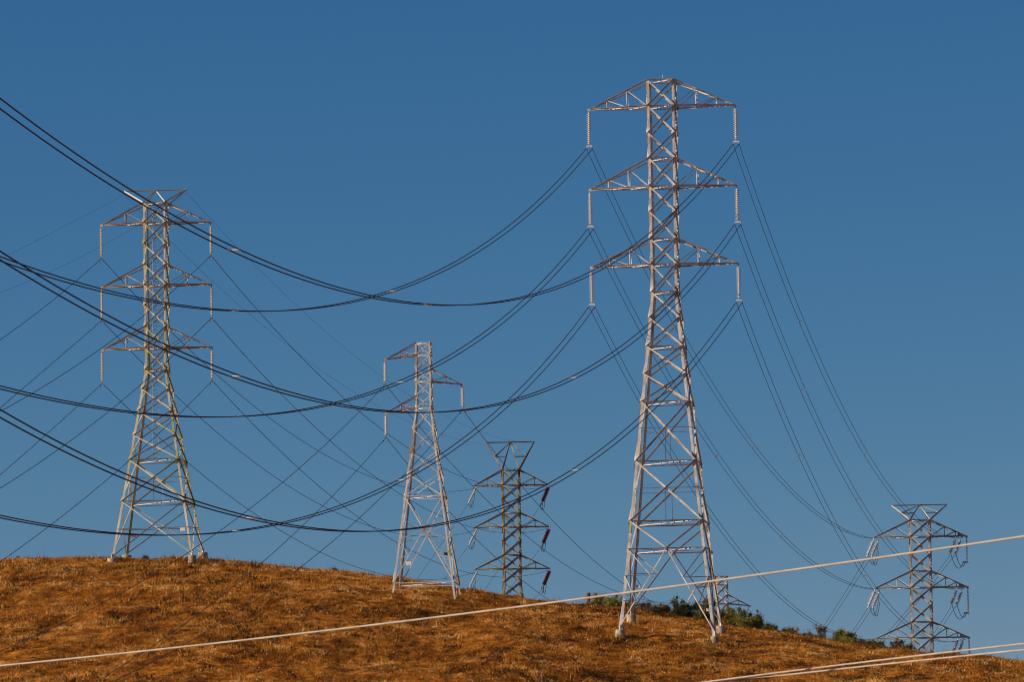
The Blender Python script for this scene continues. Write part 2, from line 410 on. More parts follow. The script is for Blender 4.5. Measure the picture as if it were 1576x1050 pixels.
        for i in horiz:
            a0, a1 = corner(i, k), corner(i, k2); mem(a0, a1, hz_w*(1.35 if i in mid_h else 1))
        # foot panel
        b0, b1 = corner(-1 if False else len(LV)-1, k), corner(len(LV)-1, k2); f0, f1 = feet[k], feet[k2]
        kind = (special or {}).get('foot', None)
        if kind == 'K':
            cb = (b0+b1)/2
            for A, Fo in ((b0, f0), (b1, f1)):
                Fo = Fo.lerp(A, .05)
                mem(cb, Fo, diagw*.8, (0, 0, -1) if A is b0 else None)
                m1 = cb.lerp(Fo, .345); m2 = cb.lerp(Fo, .67)
                l1, l2 = A.lerp(Fo, .345), A.lerp(Fo, .67)
                mem(A, m1, diagw*.6); mem(l1, m1, diagw*.45); mem(l1, m2, diagw*.5); mem(l2, m2, diagw*.45)
        elif kind == 'X':
            F0, F1 = f0.lerp(b0, .03), f1.lerp(b1, .03)
            mem(b0, F1, diagw*.8); mem(b1, F0, diagw*.8)
            mem(b0.lerp(F0, .50), b1.lerp(F1, .50), diagw*.6)
        elif kind == 'tie':
            mem(b0.lerp(f0, .9), b0.lerp(b1, .5), diagw*.4) if k in (0, 1) else None
        mb.build('face_bracing', mats['brace'], root)
    # plan bracing inside the belts
    for i in horiz:
        mb = MB()
        for a, b_ in ((0, 2), (1, 3)):
            mb.angle(corner(i, a), corner(i, b_), hz_w*.6, (0, 0, 1), side=(0, -1, 0))
        mb.build('plan_bracing', mats['brace'], root)
    # cross arms
    out = {}
    for (key, lb, lt, side, reach, posts, tipdz, ins) in arms:
        mb = MB(); am = mats.get('arm', mats['brace'])
        sx = side; zb, hb = LV[lb]; ztp, ht = LV[lt]
        tip = Vector((sx*reach/sc/c, 0, zb+tipdz))
        aw = diagw*1.0
        for sy in (-1, 1):
            B = Vector((sx*hb, sy*hb, zb)); T = Vector((sx*ht, sy*ht, ztp)); n = Vector((0, -1, 0))
            mb.angle(B, tip, aw*1.05, n); mb.angle(T, tip, aw*.95, n, side=(0, 0, 1))
            prev = None
            for j, fr in enumerate(posts):             # fr measured from body to tip
                lo = B.lerp(tip, fr); up = T.lerp(tip, fr)
                mb.angle(lo, up, aw*.62, n, side=(1, 0, 0))
                q0 = B if j == 0 else B.lerp(tip, posts[j-1])
                mb.angle(up, q0, aw*.45, n)
                
        # lower plan zig-zag
        seq = [0]+list(posts)
        for j in range(len(seq)-1):
            a = Vector((sx*hb, -hb, zb)).lerp(tip, seq[j]); b_ = Vector((sx*hb, hb, zb)).lerp(tip, seq[j+1])
            a2 = Vector((sx*hb, hb, zb)).lerp(tip, seq[j]); b2 = Vector((sx*hb, -hb, zb)).lerp(tip, seq[j+1])
            mb.angle(a, b_, aw*.45, (0, 0, -1), side=(0, -1, 0)); mb.angle(b2, b_, aw*.45, (0, 0, -1), side=(1, 0, 0))
        mb.box(tip+Vector((sx*.05, 0, -.04)), (.16, .05, .10))
        if ins.get('gusset'):
            g = ins['gusset']
            mb.plate([tip, Vector((sx*hb, -hb, zb)).lerp(tip, 1-g), Vector((sx*ht, -ht, ztp)).lerp(tip, 1-g)], (0, 1, 0), .03)
        arm = mb.build('cross_arm', am, root)
        out[key] = []
        pr = M[ins.get('mat', 'porcelain')]
        if ins['mode'] == 'hang':
            ln, nd, R = ins['len'], ins['n'], ins['R']
            t0 = tip+Vector((sx*.1, 0, -.12))
            ax = Vector(ins.get('ax', (0, 0, -1))).normalized()
            mb = MB(); disc_string(mb, t0+ax*.22, ax, ln, nd, R); st = mb.build('insulator_string', pr, arm)
            mb = MB(); mb.tube([t0+Vector((0, 0, .1)), t0+ax*.25], .035); e = t0+ax*(ln+.22)
            mb.build('hanger', M['hardware'], st)
            mb = MB(); mb.tube([e, e+ax*.16], .035)
            e = e+ax*.16
            if ins.get('twin'):
                mb.build('link', M['hardware'], st)
                mb = MB(); mb.plate([e+Vector((-.30, 0, -.09)), e+Vector((.30, 0, -.09)), e+Vector((.26, 0, .03)), e+Vector((.1, 0, .09)), e+Vector((-.1, 0, .09)), e+Vector((-.26, 0, .03))], (0, 1, 0), .05)
                mb.build('yoke', M['yoke'], st)
                for s in (-1, 1):
                    mb = MB()
                    p = e+Vector((s*.27, 0, -.08)); mb.tube([p, p+Vector((0, 0, -.16))], .03); mb.tube([p+Vector((0, -.35, -.22)), p+Vector((0, 0, -.15)), p+Vector((0, .35, -.22))], .035)
                    out[key].append(root_m @ (p+Vector((0, 0, -.16))))
                    mb.build('clamp', M['hardware'], st)
            else:
                p = e; mb.tube([p+Vector((-.1, 0, -.10)), p, p+Vector((.1, 0, -.10))], .03)
                for s in (-1, 1):                      # stockbridge dampers
                    mb.tube([p+Vector((s*.3, s*-.5, -.34)), p+Vector((s*.12, s*-.25, -.14)), p], .02)
                    mb.lathe(p+Vector((s*.3, s*-.5, -.34)), (0, 0, -1), [(0, .02), (.03, .06), (.12, .06), (.15, .02)], 8)
                mb.build('clamp', M['hardware'], st)
                out[key].append(root_m @ (p+Vector((0, 0, -.1))))
        elif ins['mode'] == 'strain':                  # slanted tension strings
            ln, nd, R = ins['len'], ins['n'], ins['R']
            ax = Vector(ins['ax']).normalized()
            for o_ in ins['offs']:
                t0 = tip+Vector(o_)
                mb = MB(); disc_string(mb, t0+ax*.35, ax, ln, nd, R); st = mb.build('insulator_string', pr, arm)
                mb = MB(); mb.tube([t0+Vector((0, 0, .05)), t0+ax*.4], .05); mb.build('hanger', M['yoke'], st)
                mb = MB(); e = t0+ax*(ln+.35); mb.tube([e, e+ax*.4], .05); mb.build('fitting', M['yoke'], st)
                out[key].append(root_m @ (e+ax*.4))
            for lp in ins.get('loops', []):            # jumper loops
                mb = MB(); pa, pb, dr = Vector(lp[0]), Vector(lp[1]), lp[2]
                P = []
                for q in range(13):
                    s = q/12; v = pa.lerp(pb, s)+Vector((0, 0, -dr*4*s*(1-s))); P.append(tip+v)
                mb.tube(P, .045); mb.build('jumper_cable', M['wire'], arm)
            if ins.get('vert'):
                v = ins['vert']; t0 = tip+Vector((sx*v[0], 0, -.1)); mb = MB(); disc_string(mb, t0, (0, 0, -1), v[1], v[2], .15)
                st = mb.build('insulator_string', pr, arm); mb = MB(); mb.tube([t0+Vector((-.6, 0, -v[1]-.15)), t0+Vector((.25, 0, -v[1]-.15))], .12, 8); mb.build('weight', M['yoke'], st)
            if 'far' in ins: out[key+'far'] = [root_m @ (tip+Vector(ins['far']))]
        out[key+'tip'] = root_m @ tip
    # earth-wire peak
    if peak:
        y, half, style = peak
        z = lv(y, 0)[0]; hl = half/sc/c; mb = MB(); n = (0, -1, 0)
        El, Er, Mi = Vector((-hl, 0, z)), Vector((hl, 0, z)), Vector((0, 0, z))
        mb.angle(El, Er, diagw*1.0, n)
        for k in range(4):
            C_ = corner(0, k); E_ = El if k in (0, 3) else Er
            mb.angle(E_, C_, diagw*.95, n)
            mb.angle(Mi, C_, diagw*.8, n)
            if style > 1:
                h1 = E_.lerp(C_, .52); mb.angle(Mi, h1, diagw*.6, n); mb.angle(h1, Mi.lerp(C_, .52), diagw*.5, n)
        mb.build('earth_wire_peak', mats.get('peak', mats['brace']), root)
        out['GL'] = [root_m @ (El+Vector((0, 0, -.35)))]; out['GR'] = [root_m @ (Er+Vector((0, 0, -.35)))]
    out['root'] = root; out['LV'] = LV; out['corner'] = corner; out['feet'] = feet; out['m'] = root_m; out['sc'] = sc
    return out

lin = lambda y, y0, w0, s: w0+(y-y0)*s
Cl = [(121.5, 42), (161.5, 42), (203.5, 41.5), (242, 41), (285.5, 41), (325, 40.5), (366.5, 40.5), (406, 40), (449, 39.5)] + \
     [(y, lin(y, 449, 38.5, .205)) for y in (488.5, 532.5, 575, 617.5, 709, 801.5, 844)]
insC = dict(mode='hang', len=2.94, n=16, R=.215, twin=True)
pC = (.355, .70)
TC = make_tower('transmission_tower', 'tallest pale steel lattice pylon at right of centre, standing on four concrete blocks', 510, (1021, 1030, 966), 7.0, Cl,
    [0, 1, 3, 4, 6, 7, 8, 10, 12, 13, 14, 15], [(s+str(j+1), lb, lt, sd, 112, pC, 0, insC) for j, (lb, lt) in enumerate(((1, 0), (4, 3), (7, 6))) for s, sd in (('L', -1), ('R', 1))],
    dict(leg=M['steel'], brace=M['steel']), .25, .134, hz=.10, special={12: 'XH', 13: 'XH', 14: 'V', 'foot': 'K'}, foot=(.66, .62, .72, .84), mid_h=(14,))
Al = [(311, 34.3), (342, 34.3), (375, 34.2), (406.5, 34), (438, 33.7), (470, 33.5), (502, 33), (535, 32.8), (569, 32.7)] + \
     [(y, lin(y, 569, 32.7, .322)) for y in (598.5, 632, 669.5, 707, 771)]
insA = dict(mode='hang', len=2.75, n=18, R=.165, mat='porcelain_cream')
TA = make_tower('transmission_tower', 'rusty yellowish lattice pylon with a ladder inside, standing at far left on the hilltop', 548, (240, 244, 862), 5.5, Al,
    [0, 1, 4, 7, 8, 12, 13], [(s+str(j+1), lb, lt, sd, 84, (.45,), 0, insA) for j, (lb, lt) in enumerate(((1, 0), (4, 3), (7, 6))) for s, sd in (('L', -1), ('R', 1))],
    dict(leg=M['steel_green'], brace=M['steel_green'], arm=M['steel_rust'], peak=M['steel_green']), .21, .115, hz=.085, special={12: 'XH', 'foot': 'X'},
    foot=(.35, .80, .80, .45), peak=(293, 49, 1))
Bl = [(527.5, 23), (546, 23), (567, 23), (587, 23.5), (609, 23.5), (628, 24)] + [(y, lin(y, 628, 24, .256)) for y in (661, 695, 729.5, 763.5, 897)]
insB = dict(mode='hang', len=1.79, n=10, R=.20)
armB = [('L1', 1, 0, -1, 58, (.52,), -.30, insB), ('R1', 3, 2, 1, 58, (.50,), -.32, insB), ('L2', 5, 4, -1, 58, (.52,), -.30, insB)]
TB = make_tower('transmission_tower', 'slim pinkish pylon with three reddish arms, standing on the slope between the two larger pylons', 525, (652, 656, 905), 5.0, Bl,
    [0, 1, 3, 5, 9, 10], armB, dict(leg=M['steel_pink'], brace=M['steel_pink'], arm=M['steel_rusty_arm']), .17, .085, hz=.075,
    special={9: 'XB', 'foot': 'tie'}, foot=None, inner=True)
Dl = [(y, 26) for y in (723, 746.5, 767.5, 789, 811, 833, 854.5, 875.5, 896)] + [(918, 30), (945, 35), (980, 44), (1030, 60), (1075, 75)]
insDl = dict(mode='strain', len=2.3, n=14, R=.19, ax=(-.55, .3, -1.0), offs=[(.5, -.25, -.15), (.5, .25, -.15)], mat='porcelain_cream', far=(.5, 0, -.3),
             loops=[((-.6, 0, -2.6), (.2, 0, -1.2), 1.5), ((-.9, .2, -2.8), (-.1, 0, -2.2), .9)])
insDr = dict(mode='strain', len=2.5, n=14, R=.34, ax=(-.45, .3, -1.0), offs=[(.1, -.32, -.05), (.1, .32, -.05)], mat='porcelain_red', far=(-.4, 0, -.3),
             loops=[((-1.2, 0, -2.7), (-.6, 0, -2.2), 1.6), ((-1.4, .2, -2.9), (-1.0, 0, -2.6), 1.2)])
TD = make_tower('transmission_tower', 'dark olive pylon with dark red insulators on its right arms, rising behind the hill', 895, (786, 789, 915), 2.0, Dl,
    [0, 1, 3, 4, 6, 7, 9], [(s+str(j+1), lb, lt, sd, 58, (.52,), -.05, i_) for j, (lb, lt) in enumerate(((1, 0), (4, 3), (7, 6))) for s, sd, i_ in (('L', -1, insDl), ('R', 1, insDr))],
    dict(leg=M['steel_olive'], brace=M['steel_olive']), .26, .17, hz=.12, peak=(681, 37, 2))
El_ = [(y, 31) for y in (800.5, 826, 852, 879, 904.5, 930.5, 957.5, 982, 1008)] + [(1034, 36), (1075, 48), (1130, 66)]
insEl = dict(mode='strain', len=1.85, n=10, R=.27, ax=(-.45, .2, -1.0), offs=[(.05, -.2, -.15), (.65, .2, -.25)], far=(0, 0, -.1),
             loops=[((-.75, 0, -2.2), (.5, 0, -1.2), 1.8), ((-.3, .2, -2.3), (.6, 0, -1.8), 1.6)])
insEr = dict(mode='strain', len=1.85, n=10, R=.27, ax=(-.40, .2, -1.0), offs=[(-1.35, -.2, -.15), (-.65, .2, -.25)], far=(-.2, 0, -.1), gusset=.24,
             loops=[((-2.1, 0, -2.3), (-.45, 0, -3.5), 1.3), ((-1.4, .2, -2.4), (-.2, 0, -3.5), 1.0)], vert=(.05, 3.2, 17))
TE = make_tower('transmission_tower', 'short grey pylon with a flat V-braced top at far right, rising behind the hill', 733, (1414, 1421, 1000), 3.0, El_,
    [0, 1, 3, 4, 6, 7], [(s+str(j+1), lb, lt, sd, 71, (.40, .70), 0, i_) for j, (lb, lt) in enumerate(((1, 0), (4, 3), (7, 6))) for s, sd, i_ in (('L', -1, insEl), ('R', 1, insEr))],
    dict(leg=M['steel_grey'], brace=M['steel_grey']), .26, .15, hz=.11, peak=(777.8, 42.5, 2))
r_ = 740/525
Fl = [(887.5+(y-527.5)/r_, w/r_*.97) for y, w in Bl[:-1]]+[(887.5+(860-527.5)/r_, 82/r_)]
insF = dict(mode='strain', len=1.5, n=9, R=.18, ax=(-.55, -.2, -.95), offs=[(0, 0, -.1)])
armF = [(k, lb, lt, sd, 58/r_, ps, dz, insF) for (k, lb, lt, sd, _, ps, dz, _i) in armB]
TF = make_tower('transmission_tower', 'small distant pale pylon half hidden behind the tallest pylon and the bushes', 740, (1111.5, 1112, 960), 3.0, Fl,
    [0, 1, 3, 5, 9], armF, dict(leg=M['steel_pink'], brace=M['steel_pink'], arm=M['steel_rusty_arm']), .19, .12, hz=.10, special={9: 'XB'})

# small things fixed to the towers
def sign(T, px, py, Yoff, w, h, m, name='warning_sign', tilt=0):
    P = T['m'].inverted() @ at(px, py, T['root'].location.y+Yoff)
    mb = MB(); ax = (Vector((math.cos(tilt), 0, math.sin(tilt))), Vector((0, 1, 0)), Vector((-math.sin(tilt), 0, math.cos(tilt))))
    mb.box(P, (w/2, .02, h/2), ax)
    for s in (-1, 1): mb.box(P+Vector((s*w*.3, .05, 0)), (.02, .03, h*.55), ax)
    return mb.build(name, m, T['root'])
sign(TA, 206, 825, 3.9, .50, .30, M['sign'], tilt=-.15); sign(TA, 281, 815, -3.9, .50, .34, M['sign'])
sign(TB, 628.5, 867.5, -2.6, .50, .36, M['sign'], tilt=.15); sign(TB, 686, 853, -2.3, .36, .26, M['sign_dark'])
sign(TC, 981.5, 903, 4.2, .36, .26, M['sign'], tilt=-.2); sign(TC, 1091, 939, -4.3, .46, .28, M['sign'])
sign(TC, 1031.5, 124, -1.25, .34, .26, M['yellow'], name='marker_plate')
mb = MB()                                             # light frame carrying the marker, and a rod antenna
z = TC['LV'][0][0]; h = TC['LV'][0][1]
mb.tube([(-h*.7, -h-.05, z-.35), (h*.35, -h-.05, z-.22)], .045); mb.tube([(.25, -h, z-.3), (.25, -h, z+.45)], .02); mb.tube([(-.1, -h, z+.28), (.6, -h, z+.30)], .012)
mb.build('antenna', M['steel_grey'], TC['root'])
def band(T, k, y0, y1, m):
    LV = T['LV']; root = T['root']; ls = [T['corner'](i, k) for i in range(len(LV))]+[T['feet'][k]]
    sx = (-1, 1, 1, -1)[k]; Yr = root.location.y
    za = at(788, y0, Yr).z-root.location.z; zb = at(788, y1, Yr).z-root.location.z
    def onleg(z):
        for P, Q in zip(ls[:-1], ls[1:]):
            if Q.z <= z <= P.z: return P.lerp(Q, (P.z-z)/(P.z-Q.z))
    P, Q = onleg(za), onleg(zb); mb = MB(); o = Vector((-sx*.10, -.018, 0))
    e = Vector((1, 0, 0)); w = .085
    mb.plate([P+o-e*w, P+o+e*w, Q+o+e*w, Q+o-e*w], (0, 1, 0), .008); mb.build('paint_band', m, root)
band(TC, 0, 811, 827, M['yellow_paint']); band(TB, 1, 843, 858, M['yellow_paint'])
# ladder inside the left tower
mb = MB(); LV = TA['LV']; zt = LV[0][0]-.3; zb = LV[12][0]
for x in (-.28, .28): mb.tube([(x-.1, .25, zt), (x-.25, .25, zb)], .022, 5)
n = int((zt-zb)/.40)
for i in range(n+1):
    z = zt-i*.40; x = -.1-.15*i/n; mb.tube([(x-.28, .25, z), (x+.28, .25, z)], .016, 4)
mb.build('ladder', M['hardware'], TA['root'])
# ------------------------------------------------------------------ conductors
def wire_pts_near(pts, start, Y0, ang, extra=35, deg=2, n=90):
    """overhead span whose plan direction is ang; photo samples give the height along it"""
    a = math.radians(ang); dx, dy = math.cos(a), math.sin(a)
    P0 = start; T = [0.0]; Z = [start.z]; Wt = [6.0]
    for x, y in pts:
        d = ray(x, y)
        A = np.array([[d.x, -dx], [d.y, -dy]]); k, t_ = np.linalg.solve(A, np.array([P0.x, P0.y]))
        T.append(t_); Z.append(k*d.z); Wt.append(F/(k*d.y)/F*500)
    co = np.polyfit(T, Z, deg, w=Wt)
    zoff = start.z-np.polyval(co, 0)
    te = max(T)+extra; R_ = []
    for i in range(n+1):
        s = te*i/n; zz = np.polyval(co, s)+zoff*max(0, 1-s/12)
        R_.append(Vector((P0.x+dx*s, P0.y+dy*s, zz)))
    return R_
def wire_pts_span(A, B, pts, n=70, extra=0.0):
    """span between two known points; photo samples give its sag"""
    num = den = 0
    D = Vector((B.x-A.x, B.y-A.y))
    for x, y in pts:
        d = ray(x, y); M_ = np.array([[d.x, -D.x], [d.y, -D.y]]); k, s = np.linalg.solve(M_, np.array([A.x, A.y]))
        if not .02 < s < .99: continue
        zl = A.z+(B.z-A.z)*s; g = 4*s*(1-s); dz = zl-k*d.z; num += dz*g; den += g*g
    sag = num/den if den else 5
    return [A.lerp(B, i/n)+Vector((0, 0, -sag*4*(i/n)*(1-i/n))) for i in range(n+1)]
def single(name, label, P, r, m, group, cat='power line'):
    mb = MB(); mb.smooth = True; mb.tube(P, r, 6); o = mb.build(name, m); tag(o, label, cat, group); return o
def bundle(label, Pa, Pb, r, group, spacers=()):
    root = empty('twin_conductor', Pa[0]); tag(root, label, 'power line', group)
    for P in (Pa, Pb):
        mb = MB(); mb.smooth = True; mb.tube([p-Pa[0] for p in P], r, 6); mb.build('wire', M['wire'], root)
    for s in spacers:                                   # s: photo x where the spacer hangs
        best = min(range(len(Pa)), key=lambda i: abs(788+F*(Pa[i].dot(cr)/Pa[i].dot(cf))-s))
        i2 = min(best+1, len(Pa)-1); a = Pa[best]-Pa[0]; b_ = Pb[best]-Pa[0]; dd = (Pa[i2]-Pa[best-1 if best else 0]).normalized()
        mb = MB(); mb.tube([a-dd*.1, b_+dd*.1], .035, 6)
        for p in (a, b_): mb.tube([p-dd*.14, p+dd*.14], .06, 6)
        mb.build('spacer', M['spacer'], root)
near = {
 'L1': [(780, 355), (573, 457), (500, 470), (380, 479), (250, 469), (130, 439), (0, 398)],
 'R1': [(960, 393), (900, 427), (800, 457), (700, 468), (600, 463), (540, 450), (420, 408), (330, 370), (250, 330), (190, 293), (100, 230), (0, 158)],
 'L2': [(780, 490), (640, 577), (530, 615), (400, 640), (270, 644), (150, 625), (0, 597)],
 'R2': [(1050, 440), (980, 520), (900, 575), (800, 618), (700, 635), (600, 635), (500, 617), (400, 590), (250, 530), (100, 455), (0, 395)],
 'L3': [(780, 620), (640, 725), (540, 780), (400, 812), (250, 822), (150, 818), (0, 797)],
 'R3': [(1080, 530), (920, 700), (850, 750), (700, 805), (600, 817), (400, 800), (230, 745), (100, 690), (0, 640)]}
spc = {'L1': (347, 601), 'R1': (355, 655), 'L2': (348, 608), 'R2': (356, 877), 'L3': (357, 609), 'R3': (366, 878)}
AN = 260.5
arm_name = {'1': 'top', '2': 'middle', '3': 'lowest'}
side_name = {'L': 'left', 'R': 'right'}
for k, pts in near.items():
    a, b_ = TC[k]
    c_ = (a+b_)/2; P = wire_pts_near(pts, c_, 510, AN, deg=3)
    off = Vector((math.sin(math.radians(AN)), -math.cos(math.radians(AN)), 0)).normalized()
    if off.x > 0: off = -off
    o = [p-c_ for p in P]
    Pa = [c_+q+off*.30 for q in o]; Pb = [c_+q-off*.30 for q in o]
    bundle('dark twin cable, %s %s arm of the tallest pylon to the left edge' % (arm_name[k[1]], side_name[k[0]]), Pa, Pb, .036,
           'twin cables from the tallest pylon to the left edge', spc[k])
far = {
 'L1': [(938, 300), (1020, 450), (1062, 541), (1128, 641), (1166, 694), (1200, 740), (1250, 790), (1300, 818)],
 'L2': [(987, 492), (1003, 538), (1058, 626), (1102, 700), (1157, 776), (1200, 824), (1250, 868), (1300, 896)],
 'L3': [(925, 500), (984, 607), (1033, 698), (1090, 776), (1157, 877), (1206, 928), (1264, 966)],
 'R1': [(1178, 370), (1233, 500), (1290, 620), (1345, 714), (1392, 775)],
 'R2': [(1170, 460), (1228, 584), (1280, 690), (1315, 760), (1359, 829), (1400, 868)],
 'R3': [(1146, 500), (1197, 633), (1240, 735), (1290, 815), (1349, 901), (1400, 959)]}
spf = {'L1': (1155, 1300), 'L2': (1098, 1200), 'L3': (1040,), 'R1': (1229, 1330), 'R2': (1229, 1315), 'R3': (1230, 1330)}
for k, pts in far.items():
    a, b_ = TC[k]; e = TE[k+'far'][0]
    Pc = wire_pts_span((a+b_)/2, e, pts)
    Pa = [p+(a-(a+b_)/2) for p in Pc]; Pb = [p+(b_-(a+b_)/2) for p in Pc]
    bundle('thin twin cable, %s %s arm of the tallest pylon to the far right pylon' % (arm_name[k[1]], side_name[k[0]]), Pa, Pb, .025,
           'twin cables from the tallest pylon to the far right pylon', spf[k])
def down(T, k, p1, dY, rad, lab, grp, r):
    src = T[k][:2]
    c_ = sum((Vector(q) for q in src), Vector())/len(src)
    e = at(*p1, c_.y+dY); E2 = c_+(e-c_)*1.6
    P = [c_.lerp(E2, i/20)+Vector((0, 0, -rad*4*(i/20)*(1-i/20))) for i in range(21)]
    if len(src) == 2 and T is TE:
        dv = Vector((.28, 0, 0)); bundle(lab, [p-dv for p in P], [p+dv for p in P], r, grp)
    else: single('power_line', lab, P, r, M['wire'], grp)
for k, p1 in (('L1', (1268, 965)), ('L2', (1308, 978)), ('R1', (1392, 945)), ('R2', (1428, 990))):
    down(TE, k, p1, 60, .3, 'steep twin cable behind the hill from the %s %s arm, far right pylon' % (arm_name[k[1]], side_name[k[0]]),
         'cables dropping behind the hill from the far right pylon', .03)
for k, p1 in (('L1', (640, 892)), ('L2', (672, 905)), ('R1', (744, 909)), ('R2', (768, 925)), ('R3', (823, 920))):
    down(TD, k, p1, 50, .3, 'thin cable behind the hill from the %s %s arm, dark olive pylon' % (arm_name[k[1]], side_name[k[0]]),
         'cables dropping behind the hill from the dark olive pylon', .03)
Aleft = {
 'L1': [(149, 401), (98, 449), (46, 490), (0, 523)], 'L2': [(151, 495), (91, 550), (46, 590), (9, 620)], 'L3': [(153, 591), (115, 627), (67, 675), (0, 731)],
 'R1': [(317, 400), (262, 452), (222, 484), (160, 533), (103, 574), (25, 620), (0, 633)], 'R2': [(216, 593), (165, 635), (96, 688), (0, 752)],
 'R3': [(322, 587), (284, 627), (216, 690), (195, 716), (133, 765), (75, 813), (0, 864)]}
Aright = {
 'L1': [(210, 458), (289, 539), (332, 580), (409, 641), (490, 695), (552, 724), (620, 747), (656, 754)],
 'L2': [(270, 608), (305, 644), (345, 677), (435, 744), (507, 784), (597, 815)],
 'L3': [(290, 714), (380, 787), (422, 810), (487, 849), (558, 876), (604, 886), (660, 891)],
 'R1': [(396, 478), (512, 600), (552, 633), (620, 684), (681, 720), (720, 736)],
 'R2': [(423, 600), (461, 637), (503, 677), (571, 731), (618, 763), (650, 780), (690, 798), (722, 808)],
 'R3': [(380, 641), (458, 722), (520, 774), (591, 823), (650, 856), (682, 870), (710, 879)]}
for k in Aleft:
    P = wire_pts_near(Aleft[k], TA[k][0], 548, 262, extra=25)
    single('power_line', 'thin cable running left from the %s %s arm of the rusty left pylon' % (arm_name[k[1]], side_name[k[0]]), P, .028, M['wire'],
           'cables running left from the rusty left pylon')
    P = wire_pts_span(TA[k][0], TD[k+'far'][0], Aright[k])
    single('power_line', 'thin cable, %s %s arm of rusty left pylon to dark olive pylon' % (arm_name[k[1]], side_name[k[0]]), P, .030, M['wire'],
           'cables between the rusty left pylon and the dark olive pylon')
Ag = {'GL': ([(183, 303), (114, 340), (57, 371), (14, 391)], [(280, 393), (326, 435), (393, 493), (442, 530), (469, 553), (539, 598), (674, 665)]),
      'GR': ([(200, 353), (143, 386), (85, 415), (41, 435), (0, 450)], [(292, 298), (341, 353), (402, 419), (469, 483), (530, 535), (588, 579)])}
for k, (l_, r__) in Ag.items():
    s_ = {'GL': 'left', 'GR': 'right'}[k]
    P = wire_pts_near(l_, TA[k][0], 548, 262, extra=25)
    single('ground_wire', 'faint wire going left from the %s top end of the rusty left pylon' % s_, P, .010, M['earth_wire'], 'faint wires going left from the rusty pylon')
    P = wire_pts_span(TA[k][0], TD[k][0], r__)
    single('ground_wire', 'faint wire joining the %s top ends of the rusty and dark olive pylons' % s_, P, .012, M['earth_wire'], 'faint wires from the rusty pylon to the dark olive pylon')
Bn = {'L1': [(575, 607), (507, 677), (435, 744), (380, 787), (345, 813), (280, 858), (240, 882), (200, 905), (120, 949), (80, 968), (0, 1002)],
      'R1': [(677, 667), (604, 747), (549, 802), (507, 839), (461, 875), (425, 903), (260, 1006), (220, 1028), (180, 1046)],
      'L2': [(591, 674), (552, 719), (507, 769), (442, 833), (400, 870), (300, 948), (208, 1014), (154, 1046)]}
Bf = {'L1': [(617, 615), (686, 702), (729, 749), (803, 822), (851, 855), (903, 889), (949, 912), (975, 922), (1017, 928)],
      'R1': [(718, 633), (750, 677), (788, 728), (833, 781), (877, 832), (916, 866), (957, 897)],
      'L2': [(629, 712), (642, 729), (690, 786), (729, 825), (762, 858), (803, 894), (842, 924)]}
nm = {'L1': 'top left', 'R1': 'right', 'L2': 'lower left'}
for k in Bn:
    P = wire_pts_near(Bn[k], TB[k][0], 525, 260.5, extra=20)
    single('power_line', 'thin cable from the %s arm of the slim pinkish pylon over the left hillside' % nm[k], P, .026, M['wire'], 'cables from the slim pinkish pylon over the left slope')
    P = wire_pts_span(TB[k][0], TF[k][0], Bf[k])
    single('power_line', 'thin cable, %s arm of the slim pinkish pylon to the small distant pylon' % nm[k], P, .026, M['wire'], 'cables from the slim pinkish pylon to the small distant pylon')
# close pale cables crossing the bottom of the view
def near_cable(label, samples, Ya, Yb, r):
    xs_ = [s[0] for s in samples]; x0, x1 = xs_[0], xs_[-1]
    A, B = at(*samples[0], Ya), at(*samples[-1], Yb)
    P = wire_pts_span(A, B, samples[1:-1], n=60)
    d0 = P[0]-P[1]; d1 = P[-1]-P[-2]
    P = [P[0]+d0*(10-i) for i in range(10)]+P+[P[-1]+d1*(i+1) for i in range(10)]
    return single('service_cable', label, P, r, M['cable'], None, 'cable')
near_cable('thick pale cable crossing the whole view from lower left up to the right edge', [(0, 1025.5), (500, 970.5), (905, 919), (1200, 885), (1576, 826)], 72, 56, .0125)
near_cable('upper of the two pale cables crossing the bottom right corner', [(1060, 1054), (1160, 1041.5), (1368, 1015), (1576, 991.5)], 66, 56, .0105)
near_cable('lower of the two pale cables crossing the bottom right corner', [(1060, 1057), (1160, 1046), (1368, 1022), (1576, 1001)], 66, 57, .0105)

